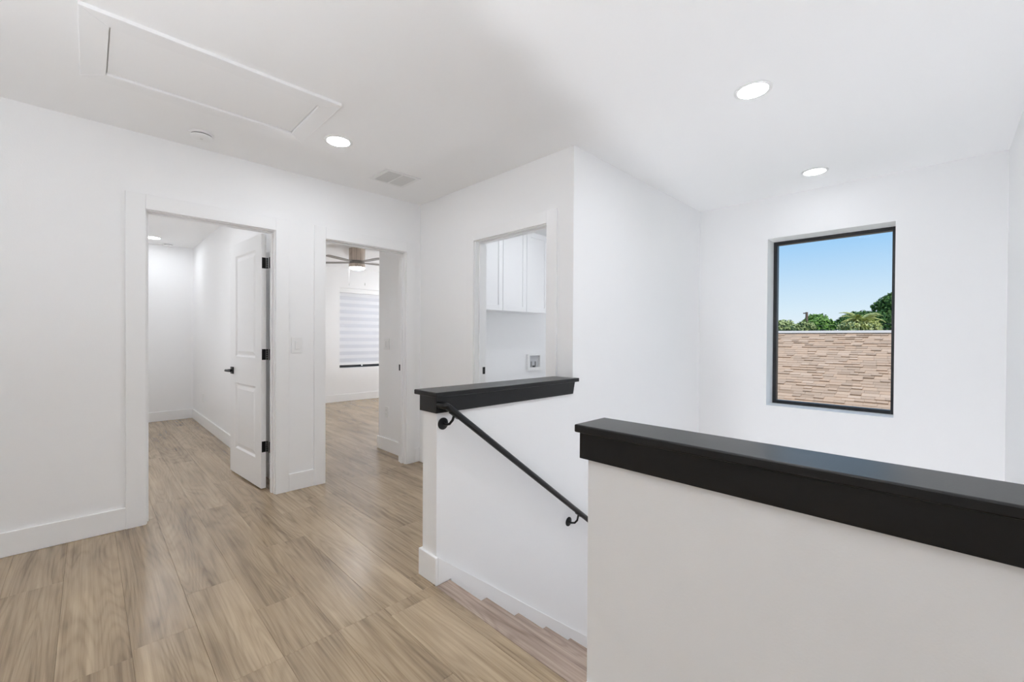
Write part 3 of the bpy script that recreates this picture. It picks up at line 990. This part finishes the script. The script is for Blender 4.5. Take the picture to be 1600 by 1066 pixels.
def shingle_verts(w, thick):
    L_ = EXPO + 0.03
    f0 = lambda t, y, n: (t, y, n)
    return [(-L_ , -w / 2, 0.001), (0, -w / 2, 0.001), (0, w / 2, 0.001), (-L_, w / 2, 0.001),
            (-L_, -w / 2, 0.003), (0, -w / 2, thick), (0, w / 2, thick), (-L_, w / 2, 0.003)]


SF = [(0, 3, 2, 1), (4, 5, 6, 7), (0, 1, 5, 4), (1, 2, 6, 5), (2, 3, 7, 6), (3, 0, 4, 7)]
roofm = Matrix(((dn.x, 0, nn.x, RX), (0, 1, 0, 0), (dn.z, 0, nn.z, RZ), (0, 0, 0, 1)))   # local x down the slope, z out of it
variants = []
for w, tk in ((0.26, 0.010), (0.17, 0.030), (0.32, 0.012), (0.20, 0.034), (0.24, 0.018)):
    me = MB().add(shingle_verts(w, tk), SF).mesh('shingle'); me.materials.append(M['shingle'])
    variants.append((w, tk, me))
rest = MB(); singles = []
nrow = int(SLN / EXPO)
for r_ in range(1, nrow + 1):
    t = r_ * EXPO
    y = HY0 + R.uniform(0, 0.3)
    while y < HY1:
        w, tk, me = R.choice(variants)
        yc_ = y + w / 2
        p = roofm @ Vector((t, yc_, 0))
        lo = 0.045 * p.x - 0.15; hi = 0.245 * p.x + 0.15
        if lo < yc_ < hi and p.x > 11.9: singles.append((p.x, t, yc_, w, tk, me))
        else: rest.add([roofm @ (Vector(v_) + Vector((t, yc_, 0))) for v_ in shingle_verts(w, tk)], SF)
        y += w + 0.004
singles.sort(key=lambda s_: s_[0])
hw = parent_world(house).inverted()
for i, (px_, t, yc_, w, tk, me) in enumerate(singles):
    if i < 300:
        o = bpy.data.objects.new('shingle', me); col.objects.link(o); o.parent = house
        o.matrix_local = hw @ roofm @ Matrix.Translation((t, yc_, 0))
    else:
        rest.add([roofm @ (Vector(v_) + Vector((t, yc_, 0))) for v_ in shingle_verts(w, tk)], SF)
ro = rest.build('shingles', 'shingle', house); ro['kind'] = 'stuff'
y = HY0
capm = MB().prism([(-0.15, 0, -0.045), (0, 0, 0.022), (0.15, 0, -0.045), (0.15, 0, -0.063), (0, 0, 0.004), (-0.15, 0, -0.063)], (0, 0.42, 0)).mesh('ridge_shingle')
capm.materials.append(M['ridge'])
while y < HY1:
    o = bpy.data.objects.new('ridge_shingle', capm); col.objects.link(o); o.parent = house
    o.location = (0, y - 2.5, RZ + 0.03 + 3.2)
    y += 0.42


def ray_at(u, v, X):
    """world point on the pixel's sight line at depth X (used once, to read distances off the photograph)"""
    d = fw2 + rt3 * ((u - 800) / F_PX) + up3 * ((533 - v) / F_PX)
    return Vector((0, 0, EYE)) + d * (X / d.x)


def foliage(name, lumps, n, leaf, m, parent, seed):
    rr = random.Random(seed); vs = []; fs = []
    tot = sum(l[1] ** 2 for l in lumps)
    for c, r, sq in lumps:
        for _ in range(int(n * r * r / tot)):
            while True:
                d = Vector((rr.gauss(0, 1), rr.gauss(0, 1), rr.gauss(0, 1)))
                if d.length > 0.01: break
            d.normalize()
            p = Vector(c) + Vector((d.x * r, d.y * r, d.z * r * sq)) * (rr.uniform(0.55, 1.06))
            a = (d + Vector((rr.uniform(-1, 1), rr.uniform(-1, 1), rr.uniform(-0.4, 1)))).normalized()
            u = a.cross(Vector((rr.uniform(-1, 1), rr.uniform(-1, 1), rr.uniform(-1, 1)))).normalized(); w = a.cross(u)
            s = leaf * rr.uniform(0.6, 1.3)
            k_ = len(vs)
            vs += [p - u * s, p + w * s * 0.45 + a * s * .1, p + u * s, p - w * s * 0.45 + a * s * .1]
            fs.append((k_, k_ + 1, k_ + 2, k_ + 3))
    return MB().add(vs, fs).build(name, m, parent)


def tree(label, cx, cy, lumps, n, leaf, m, seed, tr=0.22):
    o = empty('tree', (cx, cy, -3.2))
    tag(o, label, 'tree', 'trees beyond the roof')
    foliage('foliage', lumps, n, leaf, m, o, seed)['kind'] = 'stuff'
    z1 = min(l[0][2] for l in lumps)
    tb = MB().tube([(cx, cy, -3.2), (cx + 0.1, cy - 0.05, (z1 - 3.2) / 2), (cx, cy, z1 + 0.3)], [tr, tr * 0.8, tr * 0.5], 10)
    for l in lumps[:5]:
        c = Vector(l[0]); tb.tube([(cx, cy, z1 - 0.6), tuple((c + Vector((cx, cy, z1))) / 2), tuple(c)], [tr * 0.5, tr * 0.35, tr * 0.15], 6)
    tb.build('trunk', 'bark', o, 0, True)
    return o


M['leaf_mid'] = leaf_mat('leaf_mid', (0.05, 0.13, 0.02), (0.24, 0.40, 0.08))
M['leaf_dark'] = leaf_mat('leaf_dark', (0.025, 0.075, 0.016), (0.14, 0.26, 0.06))
M['leaf_pale'] = leaf_mat('leaf_pale', (0.20, 0.26, 0.08), (0.46, 0.50, 0.22))
M['leaf_palm'] = leaf_mat('leaf_palm', (0.34, 0.38, 0.11), (0.74, 0.74, 0.34))


def lump(u, v, X, r, sq=0.85):
    p = ray_at(u, v, X)
    return (tuple(p), r, sq)


def ctree(label, lumps, n, leaf, m, seed, tr=0.25):
    c = Vector((0, 0, 0))
    for l in lumps: c += Vector(l[0])
    c /= len(lumps)
    tree(label, c.x, c.y, lumps, n, leaf, M[m], seed, tr)


# metres per pixel at distance X is about X / 825
ctree('pale olive bushy tree at the left side of the stair window', [lump(1216, 512, 42, .75), lump(1228, 509, 43, .6), lump(1234, 513, 41, .5), lump(1222, 517, 42, .9), lump(1204, 510, 42, .8)], 2600, .16, 'leaf_pale', 11)
ctree('round green tree right behind the utility pole', [lump(1270, 501, 36, .5), lump(1282, 500, 37, .48), lump(1290, 507, 36, .5), lump(1263, 509, 36, .5), lump(1277, 511, 35, .8), lump(1296, 513, 36, .4)], 3600, .13, 'leaf_mid', 12)
ctree('yellowish bushy tree in front of the utility pole', [lump(1246, 513, 26, .28), lump(1256, 509, 26, .30), lump(1265, 511, 26, .28), lump(1254, 517, 26, .4)], 1800, .075, 'leaf_pale', 13, .12)
ctree('broad dark green tree behind the pale palm', [lump(1312, 508, 44, .55), lump(1324, 502, 45, .62), lump(1336, 497, 45, .62), lump(1350, 495, 46, .62), lump(1360, 498, 45, .7), lump(1335, 510, 44, 1.0), lump(1358, 511, 44, 1.0)], 5200, .14, 'leaf_dark', 14)
ctree('tall dark oak tree at the right side of the stair window', [lump(1372, 479, 32, .33), lump(1384, 474, 32, .42), lump(1396, 470, 32, .5), lump(1390, 483, 32, .42), lump(1374, 497, 32, .5), lump(1388, 500, 32, .7), lump(1400, 490, 33, .9), lump(1412, 476, 33, 1.0), lump(1384, 511, 32, .6), lump(1420, 500, 33, 1.2)], 9500, .10, 'leaf_dark', 15, .3)

# palm: a crown of drooping fronds
pc = ray_at(1344, 499.5, 25)
palm = empty('palm_tree', (pc.x, pc.y, -3.2))
tag(palm, 'pale yellow green palm with drooping fronds above the roof ridge', 'palm')
MB().tube([(pc.x, pc.y, -3.2), (pc.x + .06, pc.y, -1), (pc.x, pc.y, pc.z)], [.2, .16, .14], 10).build('trunk', 'bark', palm, 0, True)


def frond_mesh(seed, L_, droop):
    rr = random.Random(seed); vs = []; fs = []
    N_ = 34
    def spine(t): return Vector((L_ * (t - 0.18 * t * t), 0, L_ * (0.34 * t - droop * t * t)))
    for i in range(N_ + 1):
        t = 0.12 + 0.88 * i / N_
        p = spine(t)
        ln = L_ * 0.36 * (math.sin(math.pi * min(1, 0.12 + t * 0.9)) * 0.8 + 0.2)
        for sg in (-1, 1):
            tip = p + Vector((ln * 0.55, sg * ln * 0.75, -ln * rr.uniform(0.35, 0.85)))
            k_ = len(vs); w = 0.016
            vs += [p - Vector((w, 0, 0)), p + Vector((w, 0, 0)), tip]
            fs.append((k_, k_ + 1, k_ + 2))
    for i in range(8):
        a, b = spine(i / 8), spine((i + 1) / 8); k_ = len(vs); w = 0.012
        vs += [a + Vector((0, -w, 0)), a + Vector((0, w, 0)), b + Vector((0, w, 0)), b + Vector((0, -w, 0))]
        fs.append((k_, k_ + 1, k_ + 2, k_ + 3))
    me = MB().add(vs, fs).mesh('frond'); me.materials.append(M['leaf_palm'])
    return me


fm = [frond_mesh(s_, 0.80, d_) for s_, d_ in ((1, 0.75), (2, 0.95), (3, 0.65), (4, 0.85))]
cl = [((pc.x + 0.34 * math.cos(a_), pc.y + 0.42 * math.sin(a_), pc.z - 0.34), 0.40, 0.8) for a_ in (0.4, 1.7, 2.9, 4.1, 5.3)] + [((pc.x, pc.y, pc.z - 0.22), 0.42, 0.8)]
foliage('crown', cl, 2600, 0.085, M['leaf_palm'], palm, 21)['kind'] = 'stuff'
rr = random.Random(5)
for q in range(110):
    o = bpy.data.objects.new('frond', fm[q % 4]); col.objects.link(o); o.parent = palm
    o.location = (0, 0, pc.z + 3.2 + rr.uniform(-0.35, 0.0))
    o.rotation_euler = (0, rr.uniform(-1.05, 0.35), q * 2.399)
    s_ = rr.uniform(0.75, 1.1); o.scale = (s_, s_, s_)

pp = ray_at(1260.5, 488, 30)
pole = empty('utility_pole', (pp.x, pp.y, -3.2))
tag(pole, 'brown wooden utility pole standing before the round green tree', 'utility pole')
MB().tube([(pp.x, pp.y, -3.2), (pp.x, pp.y, pp.z)], [.085, .065], 12).build('post', 'pole', pole, 0, True)
box('crossarm', pp.x - 0.04, pp.x + 0.04, pp.y - 0.03, pp.y + 0.17, pp.z - 0.09, pp.z - 0.03, 'pole', pole)
for zz, lab in ((-0.62, 'thin dark overhead wire nearer the roof ridge'), (-0.86, 'lowest thin dark overhead wire behind the ridge')):
    w_ = [(pp.x - 0.11, pp.y + 9 - k_ * 1.4, pp.z + zz + 0.006 * (k_ - 6.4) ** 2 - 0.18) for k_ in range(16)]
    tag(MB().tube(w_, 0.010, 6).build('overhead_wire', 'wire'), lab, 'wire', 'overhead wires')
